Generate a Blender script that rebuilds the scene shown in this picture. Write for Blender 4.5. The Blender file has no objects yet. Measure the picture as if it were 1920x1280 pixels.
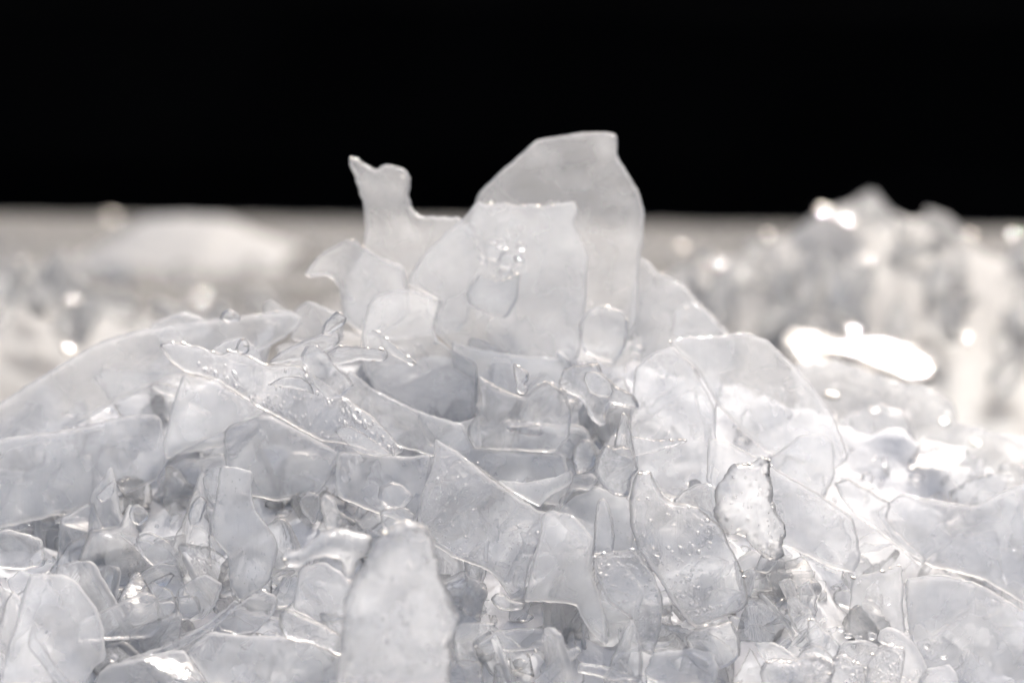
import bpy, bmesh, math, random, re
import numpy as np
from mathutils import Vector, Matrix, noise as mnoise
from mathutils.geometry import delaunay_2d_cdt

random.seed(7)
rng = np.random.default_rng(7)
SC = bpy.context.scene
COL = SC.collection

# ------------------------------------------------------------------ camera
PW, PH = 1920, 1280
FOCAL, SENSOR = 100.0, 36.0
FPX = PW * FOCAL / SENSOR
CAM_Z = 0.42
PITCH = math.atan(300 / FPX)
ROLL = math.radians(0.75)
cam_d = bpy.data.cameras.new('camera')
cam = bpy.data.objects.new('camera', cam_d)
COL.objects.link(cam)
cam_d.lens = FOCAL; cam_d.sensor_width = SENSOR; cam_d.sensor_fit = 'HORIZONTAL'
cam_d.clip_start = 0.05; cam_d.clip_end = 500
cam_d.dof.use_dof = True
cam_d.dof.focus_distance = 1.60
cam_d.dof.aperture_fstop = 5.6
cam.matrix_world = (Matrix.Translation((0, 0, CAM_Z)) @ Matrix.Rotation(math.pi / 2 - PITCH, 4, 'X')
                    @ Matrix.Rotation(ROLL, 4, 'Z'))
SC.camera = cam
CM = cam.matrix_world.copy()

# ------------------------------------------------------------------ daylight
SUN_EL, SUN_AZ = math.radians(54), math.radians(24)      # azimuth from +Y (straight ahead) towards +X
world = bpy.data.worlds.new('World'); SC.world = world; world.use_nodes = True
wn = world.node_tree
bg = wn.nodes['Background']
sky = wn.nodes.new('ShaderNodeTexSky'); sky.sky_type = 'NISHITA'; sky.sun_disc = False
sky.sun_elevation = SUN_EL; sky.sun_rotation = SUN_AZ
sky.dust_density = 9.0; sky.air_density = 1.0; sky.ozone_density = 1.0
wn.links.new(sky.outputs[0], bg.inputs[0]); bg.inputs[1].default_value = 0.15
sun_d = bpy.data.lights.new('sun', 'SUN'); sun = bpy.data.objects.new('sun', sun_d); COL.objects.link(sun)
sun_d.energy = 2.0; sun_d.angle = math.radians(0.53); sun_d.color = (1.0, 0.988, 0.972)
to_sun = Vector((math.sin(SUN_AZ) * math.cos(SUN_EL), math.cos(SUN_AZ) * math.cos(SUN_EL), math.sin(SUN_EL)))
sun.rotation_euler = to_sun.to_track_quat('Z', 'Y').to_euler()
sun.location = to_sun * 20
vs = SC.view_settings
vs.view_transform = 'Standard'; vs.look = 'None'; vs.gamma = 1; vs.use_curve_mapping = False
vs.exposure = 0.56
vs.use_white_balance = True; vs.white_balance_temperature = 6480; vs.white_balance_tint = 9
SC.render.engine = 'CYCLES'
cy = SC.cycles
cy.max_bounces = 14; cy.diffuse_bounces = 10; cy.glossy_bounces = 3; cy.transmission_bounces = 8
cy.transparent_max_bounces = 24
cy.sample_clamp_indirect = 4.0; cy.blur_glossy = 0.6
cy.caustics_reflective = False; cy.caustics_refractive = True
cy.use_denoising = True
cy.use_adaptive_sampling = True; cy.adaptive_threshold = 0.05


def ray(px, py):
    v = Vector(((px - PW / 2) / FPX, -(py - PH / 2) / FPX, -1.0))
    return CM.to_3x3() @ v


def at(px, py, d):
    return CM.translation + ray(px, py) * d


def to_px(p):
    q = CM.inverted() @ p
    return (PW / 2 + FPX * q.x / -q.z, PH / 2 - FPX * q.y / -q.z, -q.z)


# ------------------------------------------------------------------ materials
def mk(name):
    m = bpy.data.materials.new(name); m.use_nodes = True
    nt = m.node_tree; nt.nodes.clear()
    return m, nt


def ice_material(name, milk=0.45, rough=0.10, bubbles=0.0, frost=0.0, tint=(0.965, 0.968, 0.975), clear=0.5,
                 bub_scale=420.0, relief=0.25, gloss=1.0, through=0.62):
    """Ice: milky scatter inside, clear refraction and see-through, wet gloss on top."""
    m, nt = mk(name); N = nt.nodes; L = nt.links

    def n(t, **kw):
        x = N.new(t)
        for k, v in kw.items():
            setattr(x, k, v)
        return x
    out = n('ShaderNodeOutputMaterial')
    tc = n('ShaderNodeTexCoord')
    # waviness and melt relief
    n1 = n('ShaderNodeTexNoise'); n1.inputs['Scale'].default_value = 70; n1.inputs['Detail'].default_value = 3
    L.new(tc.outputs['Object'], n1.inputs['Vector'])
    b1 = n('ShaderNodeBump'); b1.inputs['Strength'].default_value = relief; b1.inputs['Distance'].default_value = 0.004
    L.new(n1.outputs['Fac'], b1.inputs['Height'])
    n2 = n('ShaderNodeTexNoise'); n2.inputs['Scale'].default_value = 600; n2.inputs['Detail'].default_value = 2
    L.new(tc.outputs['Object'], n2.inputs['Vector'])
    b2 = n('ShaderNodeBump'); b2.inputs['Strength'].default_value = 0.10 + frost * 0.5; b2.inputs['Distance'].default_value = 0.0006
    L.new(n2.outputs['Fac'], b2.inputs['Height']); L.new(b1.outputs[0], b2.inputs['Normal'])
    ws = n('ShaderNodeMapping'); ws.inputs['Scale'].default_value = (900, 60, 300); ws.inputs['Rotation'].default_value = (0, 0, 0.6)
    L.new(tc.outputs['Object'], ws.inputs['Vector'])
    n3 = n('ShaderNodeTexNoise'); n3.inputs['Scale'].default_value = 1.0; n3.inputs['Detail'].default_value = 1
    L.new(ws.outputs[0], n3.inputs['Vector'])
    b2b = n('ShaderNodeBump'); b2b.inputs['Strength'].default_value = 0.28; b2b.inputs['Distance'].default_value = 0.0008
    L.new(n3.outputs['Fac'], b2b.inputs['Height']); L.new(b2.outputs[0], b2b.inputs['Normal'])
    b2 = b2b
    nrm = b2
    cloud = n('ShaderNodeTexNoise'); cloud.inputs['Scale'].default_value = 38; cloud.inputs['Detail'].default_value = 5
    L.new(tc.outputs['Object'], cloud.inputs['Vector'])
    mr = n('ShaderNodeMapRange'); mr.inputs['From Min'].default_value = 0.3; mr.inputs['From Max'].default_value = 0.7
    mr.inputs['To Min'].default_value = max(0.0, milk - 0.06); mr.inputs['To Max'].default_value = min(1.0, milk + 0.06)
    L.new(cloud.outputs['Fac'], mr.inputs['Value'])
    at_ = n('ShaderNodeAttribute', attribute_name='edge_glow')
    ef = n('ShaderNodeMath', operation='MULTIPLY_ADD'); ef.use_clamp = True; ef.inputs[1].default_value = 0.22  # milkier rims stand in for light gathering at the edges
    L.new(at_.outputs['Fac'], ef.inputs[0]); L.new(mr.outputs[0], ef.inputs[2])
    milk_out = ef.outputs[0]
    if bubbles > 0:
        mp = n('ShaderNodeMapping'); mp.inputs['Scale'].default_value = (1.0, 0.42, 1.0)
        mp.inputs['Rotation'].default_value = (0, 0, 0.25)
        L.new(tc.outputs['Object'], mp.inputs['Vector'])
        vo = n('ShaderNodeTexVoronoi'); vo.inputs['Scale'].default_value = bub_scale
        L.new(mp.outputs[0], vo.inputs['Vector'])
        ramp = n('ShaderNodeMapRange'); ramp.interpolation_type = 'SMOOTHSTEP'
        ramp.inputs['From Min'].default_value = 0.10; ramp.inputs['From Max'].default_value = 0.22
        ramp.inputs['To Min'].default_value = 1.0; ramp.inputs['To Max'].default_value = 0.0
        L.new(vo.outputs['Distance'], ramp.inputs['Value'])
        dens = n('ShaderNodeTexNoise'); dens.inputs['Scale'].default_value = 55; dens.inputs['Detail'].default_value = 2
        L.new(tc.outputs['Object'], dens.inputs['Vector'])
        add = n('ShaderNodeMath', operation='ADD')
        dm = n('ShaderNodeMapRange'); dm.clamp = False; dm.inputs['From Min'].default_value = 0.25; dm.inputs['From Max'].default_value = 0.75
        L.new(dens.outputs['Fac'], dm.inputs['Value']); L.new(dm.outputs[0], add.inputs[0])
        sep = n('ShaderNodeSeparateColor'); L.new(vo.outputs['Color'], sep.inputs[0])
        mul0 = n('ShaderNodeMath', operation='MULTIPLY'); mul0.inputs[1].default_value = 0.35
        L.new(sep.outputs[0], mul0.inputs[0]); L.new(mul0.outputs[0], add.inputs[1])
        th = n('ShaderNodeMath', operation='GREATER_THAN'); th.inputs[1].default_value = 1.0 - bubbles * 0.6
        L.new(add.outputs[0], th.inputs[0])
        mask = n('ShaderNodeMath', operation='MULTIPLY'); L.new(ramp.outputs[0], mask.inputs[0]); L.new(th.outputs[0], mask.inputs[1])
        b3 = n('ShaderNodeBump'); b3.inputs['Strength'].default_value = 1.0; b3.inputs['Distance'].default_value = 0.0016
        b3.invert = True
        L.new(mask.outputs[0], b3.inputs['Height']); L.new(b2.outputs[0], b3.inputs['Normal'])
        nrm = b3
        sub = n('ShaderNodeMath', operation='SUBTRACT'); sub.use_clamp = True
        ms = n('ShaderNodeMath', operation='MULTIPLY'); ms.inputs[1].default_value = 1.0
        L.new(mask.outputs[0], ms.inputs[0]); L.new(milk_out, sub.inputs[0]); L.new(ms.outputs[0], sub.inputs[1])
        milk_out = sub.outputs[0]
    dif = n('ShaderNodeBsdfDiffuse'); dif.inputs['Color'].default_value = (*tint, 1)
    trl = n('ShaderNodeBsdfTranslucent'); trl.inputs['Color'].default_value = (*tint, 1)
    mm = n('ShaderNodeMixShader'); mm.inputs[0].default_value = through
    L.new(dif.outputs[0], mm.inputs[1]); L.new(trl.outputs[0], mm.inputs[2])
    rf = n('ShaderNodeBsdfRefraction'); rf.inputs['IOR'].default_value = 1.31
    rf.inputs['Roughness'].default_value = rough * 0.6 + frost * 0.3
    rf.inputs['Color'].default_value = (0.985, 0.99, 0.995, 1)
    tp = n('ShaderNodeBsdfTransparent'); tp.inputs['Color'].default_value = (0.97, 0.975, 0.98, 1)
    cl = n('ShaderNodeMixShader'); cl.inputs[0].default_value = 1 - clear
    L.new(rf.outputs[0], cl.inputs[1]); L.new(tp.outputs[0], cl.inputs[2])
    if bubbles > 0:      # air bubbles bend the light fully
        cm = n('ShaderNodeMapRange'); cm.inputs['To Min'].default_value = 1 - clear; cm.inputs['To Max'].default_value = 0.0
        L.new(mask.outputs[0], cm.inputs['Value']); L.new(cm.outputs[0], cl.inputs[0])
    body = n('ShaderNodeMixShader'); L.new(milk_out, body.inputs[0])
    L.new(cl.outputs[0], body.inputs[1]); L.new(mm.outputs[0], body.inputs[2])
    gl = n('ShaderNodeBsdfGlossy'); gl.inputs['Roughness'].default_value = rough + frost * 0.2
    fr = n('ShaderNodeFresnel'); fr.inputs['IOR'].default_value = 1.31
    fin = n('ShaderNodeMixShader'); gm = n('ShaderNodeMath', operation='MULTIPLY'); gm.inputs[1].default_value = gloss
    L.new(fr.outputs[0], gm.inputs[0]); L.new(gm.outputs[0], fin.inputs[0])
    L.new(body.outputs[0], fin.inputs[1]); L.new(gl.outputs[0], fin.inputs[2])
    for x in (dif, rf, gl, fr, trl):
        L.new(nrm.outputs[0], x.inputs['Normal'])
    L.new(fin.outputs[0], out.inputs['Surface'])
    return m


M = {
    'plate': ice_material('milky_plate_ice', milk=0.25, rough=0.05, clear=0.13, gloss=0.6),
    'frost': ice_material('frosted_ice', milk=0.30, rough=0.15, frost=0.3, bubbles=0.5, bub_scale=700, clear=0.13, gloss=0.6),
    'clear': ice_material('clear_ice', milk=0.14, rough=0.035, clear=0.30, relief=0.35, gloss=0.9),
    'half': ice_material('half_clear_ice', milk=0.145, rough=0.045, clear=0.13, relief=0.3, gloss=0.7),
    'bubble': ice_material('bubbly_ice', milk=0.21, rough=0.06, clear=0.24, gloss=0.8),
    'speck': ice_material('specked_ice', milk=0.23, rough=0.06, bubbles=0.6, bub_scale=900, clear=0.15, gloss=0.6),
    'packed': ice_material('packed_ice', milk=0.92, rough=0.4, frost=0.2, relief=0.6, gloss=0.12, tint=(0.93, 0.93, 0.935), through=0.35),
    'bright': ice_material('bright_bubbly_ice', milk=0.34, rough=0.10, bubbles=0.6, clear=0.25, frost=0.1, bub_scale=380),
    'blade': ice_material('frosted_blade_ice', milk=0.27, rough=0.10, frost=0.45, bubbles=0.75, bub_scale=330, clear=0.25, relief=0.4),
    'milky': ice_material('cloudy_ice', milk=0.40, rough=0.07, bubbles=0.5, bub_scale=800, clear=0.12, gloss=0.6),
    'far': ice_material('darker_far_ice', milk=0.85, rough=0.3, relief=0.5, gloss=0.5, tint=(0.62, 0.615, 0.605)),  # even tint, darker than the heap ice
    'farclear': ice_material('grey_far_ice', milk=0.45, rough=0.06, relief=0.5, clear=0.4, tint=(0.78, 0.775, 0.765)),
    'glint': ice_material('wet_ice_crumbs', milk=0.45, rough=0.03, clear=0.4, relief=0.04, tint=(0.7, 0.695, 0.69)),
}


def ground_material():
    m, nt = mk('icy_ground'); N = nt.nodes; L = nt.links
    out = N.new('ShaderNodeOutputMaterial'); p = N.new('ShaderNodeBsdfPrincipled')
    tc = N.new('ShaderNodeTexCoord'); n1 = N.new('ShaderNodeTexNoise')
    n1.inputs['Scale'].default_value = 0.8; n1.inputs['Detail'].default_value = 6
    L.new(tc.outputs['Object'], n1.inputs['Vector'])
    r = N.new('ShaderNodeValToRGB')
    r.color_ramp.elements[0].position = 0.38; r.color_ramp.elements[0].color = (0.085, 0.081, 0.075, 1)
    r.color_ramp.elements[1].position = 0.62; r.color_ramp.elements[1].color = (0.215, 0.206, 0.193, 1)
    L.new(n1.outputs['Fac'], r.inputs[0]); L.new(r.outputs[0], p.inputs['Base Color'])
    p.inputs['Roughness'].default_value = 0.8; p.inputs['Specular IOR Level'].default_value = 0.15
    b = N.new('ShaderNodeBump'); b.inputs['Distance'].default_value = 0.02
    n2 = N.new('ShaderNodeTexNoise'); n2.inputs['Scale'].default_value = 25
    L.new(tc.outputs['Object'], n2.inputs['Vector']); L.new(n2.outputs['Fac'], b.inputs['Height'])
    L.new(b.outputs[0], p.inputs['Normal']); L.new(p.outputs[0], out.inputs[0])
    return m


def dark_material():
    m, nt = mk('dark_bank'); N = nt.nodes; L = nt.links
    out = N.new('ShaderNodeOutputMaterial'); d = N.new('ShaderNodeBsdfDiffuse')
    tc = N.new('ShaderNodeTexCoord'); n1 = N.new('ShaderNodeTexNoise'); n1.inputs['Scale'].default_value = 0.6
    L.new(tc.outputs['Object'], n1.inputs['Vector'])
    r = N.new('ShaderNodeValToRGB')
    r.color_ramp.elements[0].color = (0.0012, 0.0012, 0.0013, 1); r.color_ramp.elements[1].color = (0.003, 0.003, 0.003, 1)  # the bank's shade is put into these near-black colours
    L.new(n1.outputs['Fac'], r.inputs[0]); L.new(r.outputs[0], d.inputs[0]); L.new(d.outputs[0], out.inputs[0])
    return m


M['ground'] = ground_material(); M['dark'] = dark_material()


# ------------------------------------------------------------------ the slope of the heap
CREST_X = [-500, 0, 300, 600, 780, 1000, 1200, 1400, 1600, 1920, 2400]
CREST_Y = [980, 810, 715, 675, 685, 665, 665, 710, 790, 880, 1000]
D_TOP, D_BOT = 1.86, 1.50


def crest(px):
    return float(np.interp(px, CREST_X, CREST_Y))


def d_bot(px):
    return float(np.interp(px, [1540, 1740], [D_BOT, 1.66]))


def depth_at(px, py):
    c = crest(px)
    return D_TOP + (d_bot(px) - D_TOP) * (py - c) / (1290 - c)


def obj(name, mesh, parent=None):
    o = bpy.data.objects.new(name, mesh); COL.objects.link(o)
    if parent:
        o.parent = parent
    return o


def tag(o, label=None, cat=None, group=None, kind=None):
    for k, v in (('label', label), ('category', cat), ('group', group), ('kind', kind)):
        if v:
            o[k] = v
    return o


# ------------------------------------------------------------------ ground, far bank, packed core
def build_setting():
    # ground sheet
    bm = bmesh.new()
    xs = np.concatenate([np.linspace(-60, -6, 10), np.linspace(-5, 5, 61), np.linspace(6, 60, 10)])
    ys = np.concatenate([np.linspace(-6, 0, 4), np.linspace(0.4, 12, 80), np.linspace(13, 60, 30)])
    V = {}
    for i, x in enumerate(xs):
        for j, y in enumerate(ys):
            z = 0.03 * mnoise.noise(Vector((x * 0.7, y * 0.7, 3))) + 0.012 * mnoise.noise(Vector((x * 3, y * 3, 9)))
            V[i, j] = bm.verts.new((x, y, z))
    for i in range(len(xs) - 1):
        for j in range(len(ys) - 1):
            bm.faces.new((V[i, j], V[i + 1, j], V[i + 1, j + 1], V[i, j + 1]))
    me = bpy.data.meshes.new('ground'); bm.to_mesh(me); bm.free(); me.materials.append(M['ground'])
    me.polygons.foreach_set('use_smooth', [True] * len(me.polygons))
    tag(obj('ground', me), 'frozen grey-brown ground stretching back to the dark bank', kind='structure')
    # dark far bank
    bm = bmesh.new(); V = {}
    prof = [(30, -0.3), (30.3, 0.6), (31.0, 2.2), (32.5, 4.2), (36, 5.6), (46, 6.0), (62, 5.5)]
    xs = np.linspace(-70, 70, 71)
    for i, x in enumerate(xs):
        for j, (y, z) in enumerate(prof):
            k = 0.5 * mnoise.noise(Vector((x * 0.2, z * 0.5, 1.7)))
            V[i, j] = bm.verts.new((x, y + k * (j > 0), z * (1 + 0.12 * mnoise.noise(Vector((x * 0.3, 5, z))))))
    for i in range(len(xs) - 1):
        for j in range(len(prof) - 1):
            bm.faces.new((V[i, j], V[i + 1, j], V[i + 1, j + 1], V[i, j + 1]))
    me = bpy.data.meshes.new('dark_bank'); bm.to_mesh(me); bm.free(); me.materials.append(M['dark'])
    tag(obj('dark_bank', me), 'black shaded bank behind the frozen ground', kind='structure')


def heap_z(x, y):
    """Height of the packed core at a ground position (x, y)."""
    d = y
    px = PW / 2 + FPX * x / max(d, 0.5)
    c = crest(px)
    if d <= D_TOP:
        py = c + (1290 - c) * (D_TOP - d) / (D_TOP - d_bot(px))
        z = at(px, py, d).z
        return max(z, -0.05)
    zc = at(PW / 2 + FPX * x / D_TOP, crest(PW / 2 + FPX * x / D_TOP), D_TOP).z
    t = min(1.0, (d - D_TOP) / 0.75)
    return zc * (1 - t * t * (3 - 2 * t)) - 0.05 * t


def build_core():
    nx, ny = 300, 230
    xs = np.linspace(-0.75, 0.75, nx); ys = np.linspace(1.12, 2.7, ny)
    verts = []; faces = []
    for j, y in enumerate(ys):
        for i, x in enumerate(xs):
            z = heap_z(x, y - 0.004) - 0.004
            p = Vector((x * 26, y * 26, 4.0))
            w = Vector((x, y, 0)) + mnoise.noise_vector(p) * 0.006
            d1 = mnoise.voronoi(w * 38)[0]; d2 = mnoise.voronoi(w * 85)[0]
            z += 0.008 * mnoise.noise(p) + 0.016 * (0.35 - d1[0]) + 0.007 * (0.35 - d2[0])
            verts.append((x, y, z))
    for j in range(ny - 1):
        for i in range(nx - 1):
            a = j * nx + i
            faces.append((a, a + 1, a + nx + 1, a + nx))
    me = bpy.data.meshes.new('packed_ice'); me.from_pydata(verts, [], faces); me.materials.append(M['packed'])
    me.polygons.foreach_set('use_smooth', [True] * len(me.polygons))
    tag(obj('packed_ice', me), 'packed crushed white ice forming the core of the heap', kind='stuff')


def build_bounce_apron():  # out of view, added to bounce sunlight onto the heap's front
    nx, ny = 90, 80; xs = np.linspace(-2.6, 2.6, nx); ys = np.linspace(-2.8, 1.35, ny); verts = []; faces = []
    for y in ys:
        for x in xs:
            p = Vector((x * 6, y * 6, 2.0))
            e = min(1.0, (2.6 - abs(x)) / 0.4, (y + 2.8) / 0.4)
            verts.append((x, y, -0.05 + e * (0.09 + 0.025 * mnoise.noise(p) + 0.012 * mnoise.noise(p * 3.1))))
    for j in range(ny - 1):
        for i in range(nx - 1):
            a = j * nx + i; faces.append((a, a + 1, a + nx + 1, a + nx))
    me = bpy.data.meshes.new('bounce_apron'); me.from_pydata(verts, [], faces); me.materials.append(M['packed'])
    me.polygons.foreach_set('use_smooth', [True] * len(me.polygons))
    tag(obj('bounce_apron', me), 'unseen apron of white ice added to bounce light onto the heap', kind='stuff')


# ------------------------------------------------------------------ shard mesh builder
def chaikin(P, it=2, keep=0.2):
    P = np.asarray(P, float)
    for _ in range(it):
        Q = np.roll(P, -1, 0)
        P = np.stack([P * (1 - keep) + Q * keep, P * keep + Q * (1 - keep)], 1).reshape(-1, 2)
    return P


def resample(P, step):
    Q = np.vstack([P, P[:1]])
    seg = np.linalg.norm(np.diff(Q, axis=0), axis=1); s = np.concatenate([[0], np.cumsum(seg)])
    n = max(10, int(s[-1] / step)); t = np.linspace(0, s[-1], n, endpoint=False)
    return np.stack([np.interp(t, s, Q[:, 0]), np.interp(t, s, Q[:, 1])], 1)


def inside(P, poly):
    x, y = P[:, 0][:, None], P[:, 1][:, None]
    x1, y1 = poly[:, 0][None], poly[:, 1][None]; q = np.roll(poly, -1, 0); x2, y2 = q[:, 0][None], q[:, 1][None]
    c = ((y1 > y) != (y2 > y)) & (x < (x2 - x1) * (y - y1) / (y2 - y1 + 1e-15) + x1)
    return (c.sum(1) % 2) == 1


def edge_dist(P, poly):
    a = poly[None]; b = np.roll(poly, -1, 0)[None]; p = P[:, None]
    ab = b - a; t = np.clip(((p - a) * ab).sum(2) / ((ab * ab).sum(2) + 1e-18), 0, 1)
    return np.sqrt(((p - a - ab * t[..., None]) ** 2).sum(2)).min(1)


def plate_mesh(name, outline, th, mat, step=0.0013, seed=0, wave=0.35, chip=0.0006, bend=0.0, holes=(), taper=0.0,
               rounding=0.7, smooth=2, keep=0.11):
    """A slab of ice with a melted, rounded rim: outline in metres, in its own plane."""
    P = chaikin(outline, smooth, keep); P = resample(P, step)
    d = np.roll(P, -1, 0) - np.roll(P, 1, 0); nn = np.stack([d[:, 1], -d[:, 0]], 1)
    nn /= np.linalg.norm(nn, axis=1)[:, None] + 1e-12
    off = np.array([mnoise.noise(Vector((p[0] * 160, p[1] * 160, seed))) + 0.6 * mnoise.noise(Vector((p[0] * 420, p[1] * 420, seed + 9.1))) for p in P])
    P = P + nn * (off * chip)[:, None]
    H = [resample(chaikin(h, 1), step) for h in holes]
    rims = [P] + H
    r = th * 0.5 * rounding
    pts = [P] + H
    for ring in rims:
        d = np.roll(ring, -1, 0) - np.roll(ring, 1, 0); nv = np.stack([-d[:, 1], d[:, 0]], 1)
        nv /= np.linalg.norm(nv, axis=1)[:, None] + 1e-12
        for f in (0.12, 0.4, 0.85):
            for sgn in (1, -1):
                q = ring + nv * (f * r * sgn)
                pts.append(q[::1 if f < 0.5 else 2])
    lo, hi = P.min(0), P.max(0)
    g = max(step * 2.4, (hi - lo).max() / 60)
    gx, gy = np.meshgrid(np.arange(lo[0], hi[0], g), np.arange(lo[1], hi[1], g * 0.87))
    gx = gx + (np.arange(gx.shape[0]) % 2)[:, None] * g * 0.5
    pts.append(np.stack([gx.ravel(), gy.ravel()], 1))
    nrim = sum(len(q) for q in rims)
    extra = np.vstack(pts[len(rims):])
    ok = inside(extra, P)
    ed = edge_dist(extra, P)
    for h in H:
        ok &= ~inside(extra, h); ed = np.minimum(ed, edge_dist(extra, h))
    ok &= ed > 0.09 * r
    extra = extra[ok]; ed = ed[ok]
    A = np.vstack(rims + [extra])
    edges = []; s = 0
    for q in rims:
        edges += [(s + i, s + (i + 1) % len(q)) for i in range(len(q))]; s += len(q)
    vc, _, fc, ov, _, _ = delaunay_2d_cdt([Vector(p) for p in A], edges, [], 0, 1e-7)
    V2 = np.array([tuple(v) for v in vc])
    cen = np.array([(V2[list(f)]).mean(0) for f in fc])
    keepf = inside(cen, P)
    for h in H:
        keepf &= ~inside(cen, h)
    F = [f for f, k in zip(fc, keepf) if k and len(f) == 3]
    D = edge_dist(V2, P)
    for h in H:
        D = np.minimum(D, edge_dist(V2, h))
    rimv = D < 1e-6
    k = np.clip(D / r, 0, 1)
    prof = np.sqrt(np.clip(1 - (1 - k) ** 2, 0, 1))
    hN = np.zeros(len(V2)); hB = np.zeros(len(V2)); mid = np.zeros(len(V2))
    cx, cy_ = (lo + hi) / 2; sz = (hi - lo).max()
    for i, p in enumerate(V2):
        a = mnoise.noise(Vector((p[0] * 45, p[1] * 45, seed * 1.7)))
        a2 = mnoise.noise(Vector((p[0] * 110, p[1] * 110, seed * 1.7 + 5)))
        b = mnoise.noise(Vector((p[0] * 45, p[1] * 45, seed * 1.7 + 31)))
        rg = abs(mnoise.noise(Vector((p[0] * 75, p[1] * 75, seed * 2.3 + 50)))) + 0.5 * abs(mnoise.noise(Vector((p[0] * 170, p[1] * 170, seed * 2.3 + 60))))
        hN[i] = 1 + wave * (0.7 * a + 0.3 * a2 + 0.9 * (0.35 - rg)); hB[i] = 1 + wave * b
        u = (p[0] - cx) / sz; v = (p[1] - cy_) / sz
        mid[i] = bend * sz * (u * u + 0.4 * u * v) + th * 0.25 * mnoise.noise(Vector((p[0] * 25, p[1] * 25, seed + 77)))
    tap = 1 - taper * np.clip((V2[:, 1] - lo[1]) / (hi[1] - lo[1] + 1e-9), 0, 1)
    zf = mid + prof * np.clip(hN, 0.35, 2) * th * 0.5 * tap
    zb = mid - prof * np.clip(hB, 0.35, 2) * th * 0.5 * tap
    n = len(V2); idx_b = np.arange(n) + n
    idx_b[rimv] = np.arange(n)[rimv]
    verts = np.vstack([np.column_stack([V2, zf]), np.column_stack([V2, zb])])
    faces = [tuple(f) for f in F] + [(int(idx_b[f[0]]), int(idx_b[f[2]]), int(idx_b[f[1]])) for f in F]
    used = np.unique(np.array(faces)); mp = -np.ones(2 * n, int); mp[used] = np.arange(len(used))
    me = bpy.data.meshes.new(name)
    me.from_pydata(verts[used].tolist(), [], mp[np.array(faces)].tolist())
    me.materials.append(M[mat]); me.polygons.foreach_set('use_smooth', [True] * len(me.polygons))
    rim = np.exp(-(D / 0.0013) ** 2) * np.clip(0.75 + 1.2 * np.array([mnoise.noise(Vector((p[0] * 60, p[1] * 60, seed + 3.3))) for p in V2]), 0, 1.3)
    at_ = me.attributes.new('edge_glow', 'FLOAT', 'POINT'); at_.data.foreach_set('value', np.concatenate([rim, rim])[used].astype(np.float32))
    me.update()
    return me


REFS = []
SPLIT = r' (?:with|in|at|of|on|under|below|left|right|standing|pointing|laid|lying|stuck|falling|above|tucked|sloping|leaning|behind|rising|between|beneath|set|from|over|beside|crossing|closest|hanging|perched|sitting|beyond|filling|near|full|to) '
TRACED = []      # (outline in pixels, depth) used to keep loose fragments out of the way


def shard(name, label, pts, mat='plate', d=None, dd=0.0, yaw=None, lean=None, th=0.007, group=None, cat='ice shard', normal=None, **kw):
    """A shard standing on the slope: its outline seen in the photograph, its own depth, tilt and thickness."""
    pts = np.array(pts, float)
    seed = kw.pop('seed', len(TRACED) + 1)
    rr = random.Random(seed * 13)
    cx = pts[:, 0].mean(); by = pts[:, 1].max()
    if d is None:
        d = depth_at(cx, min(by, 1290)) - 0.004 + dd
    elif d < 1.9 and by > crest(cx) + 20:
        d = min(d, depth_at(cx, min(by, 1290)) - 0.008)
    yaw = math.radians(rr.uniform(-22, 22) if yaw is None else yaw)
    lean = math.radians(rr.uniform(-2, 16) if lean is None else lean)
    org = at(cx, by, d)
    # plane facing the camera, leaned back and turned
    fwd = ray(cx, by).normalized()
    n = Vector((-fwd.x, -fwd.y, 0)).normalized()
    n = Matrix.Rotation(yaw, 3, 'Z') @ n
    side = Vector((0, 0, 1)).cross(n).normalized()
    n = Matrix.Rotation(-lean, 3, side) @ n
    if normal is not None:
        n = Vector(normal).normalized(); side = Vector((0, 0, 1)).cross(n).normalized()
    up = n.cross(side).normalized()
    C = CM.translation

    def proj(px, py):
        r = ray(px, py); t = (org - C).dot(n) / r.dot(n)
        p = C + r * t - org
        return (p.dot(side), p.dot(up))
    loc2 = np.array([proj(*p) for p in pts])
    if ((loc2 * np.roll(np.roll(loc2, -1, 0)[:, ::-1], 0, 0) * [1, -1]).sum()) < 0:
        loc2 = loc2[::-1]
    holes = [np.array([proj(*p) for p in h]) for h in kw.pop('holes', [])]
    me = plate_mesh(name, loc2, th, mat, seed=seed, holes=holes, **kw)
    o = obj(name, me)
    R = Matrix((side, up, n)).transposed().to_4x4()
    o.matrix_world = Matrix.Translation(org) @ R
    tag(o, label, cat, group)
    TRACED.append((pts, d)); REFS.append(re.split(SPLIT, label)[0])
    return o


def bubble_material():
    m, nt = mk('air_in_ice'); N = nt.nodes; L = nt.links
    out = N.new('ShaderNodeOutputMaterial'); g = N.new('ShaderNodeBsdfGlass'); g.inputs['IOR'].default_value = 0.763
    g.inputs['Roughness'].default_value = 0.02
    t = N.new('ShaderNodeBsdfTransparent'); x = N.new('ShaderNodeMixShader'); x.inputs[0].default_value = 0.05
    L.new(g.outputs[0], x.inputs[1]); L.new(t.outputs[0], x.inputs[2]); L.new(x.outputs[0], out.inputs[0])
    return m


M['air'] = bubble_material()


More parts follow.
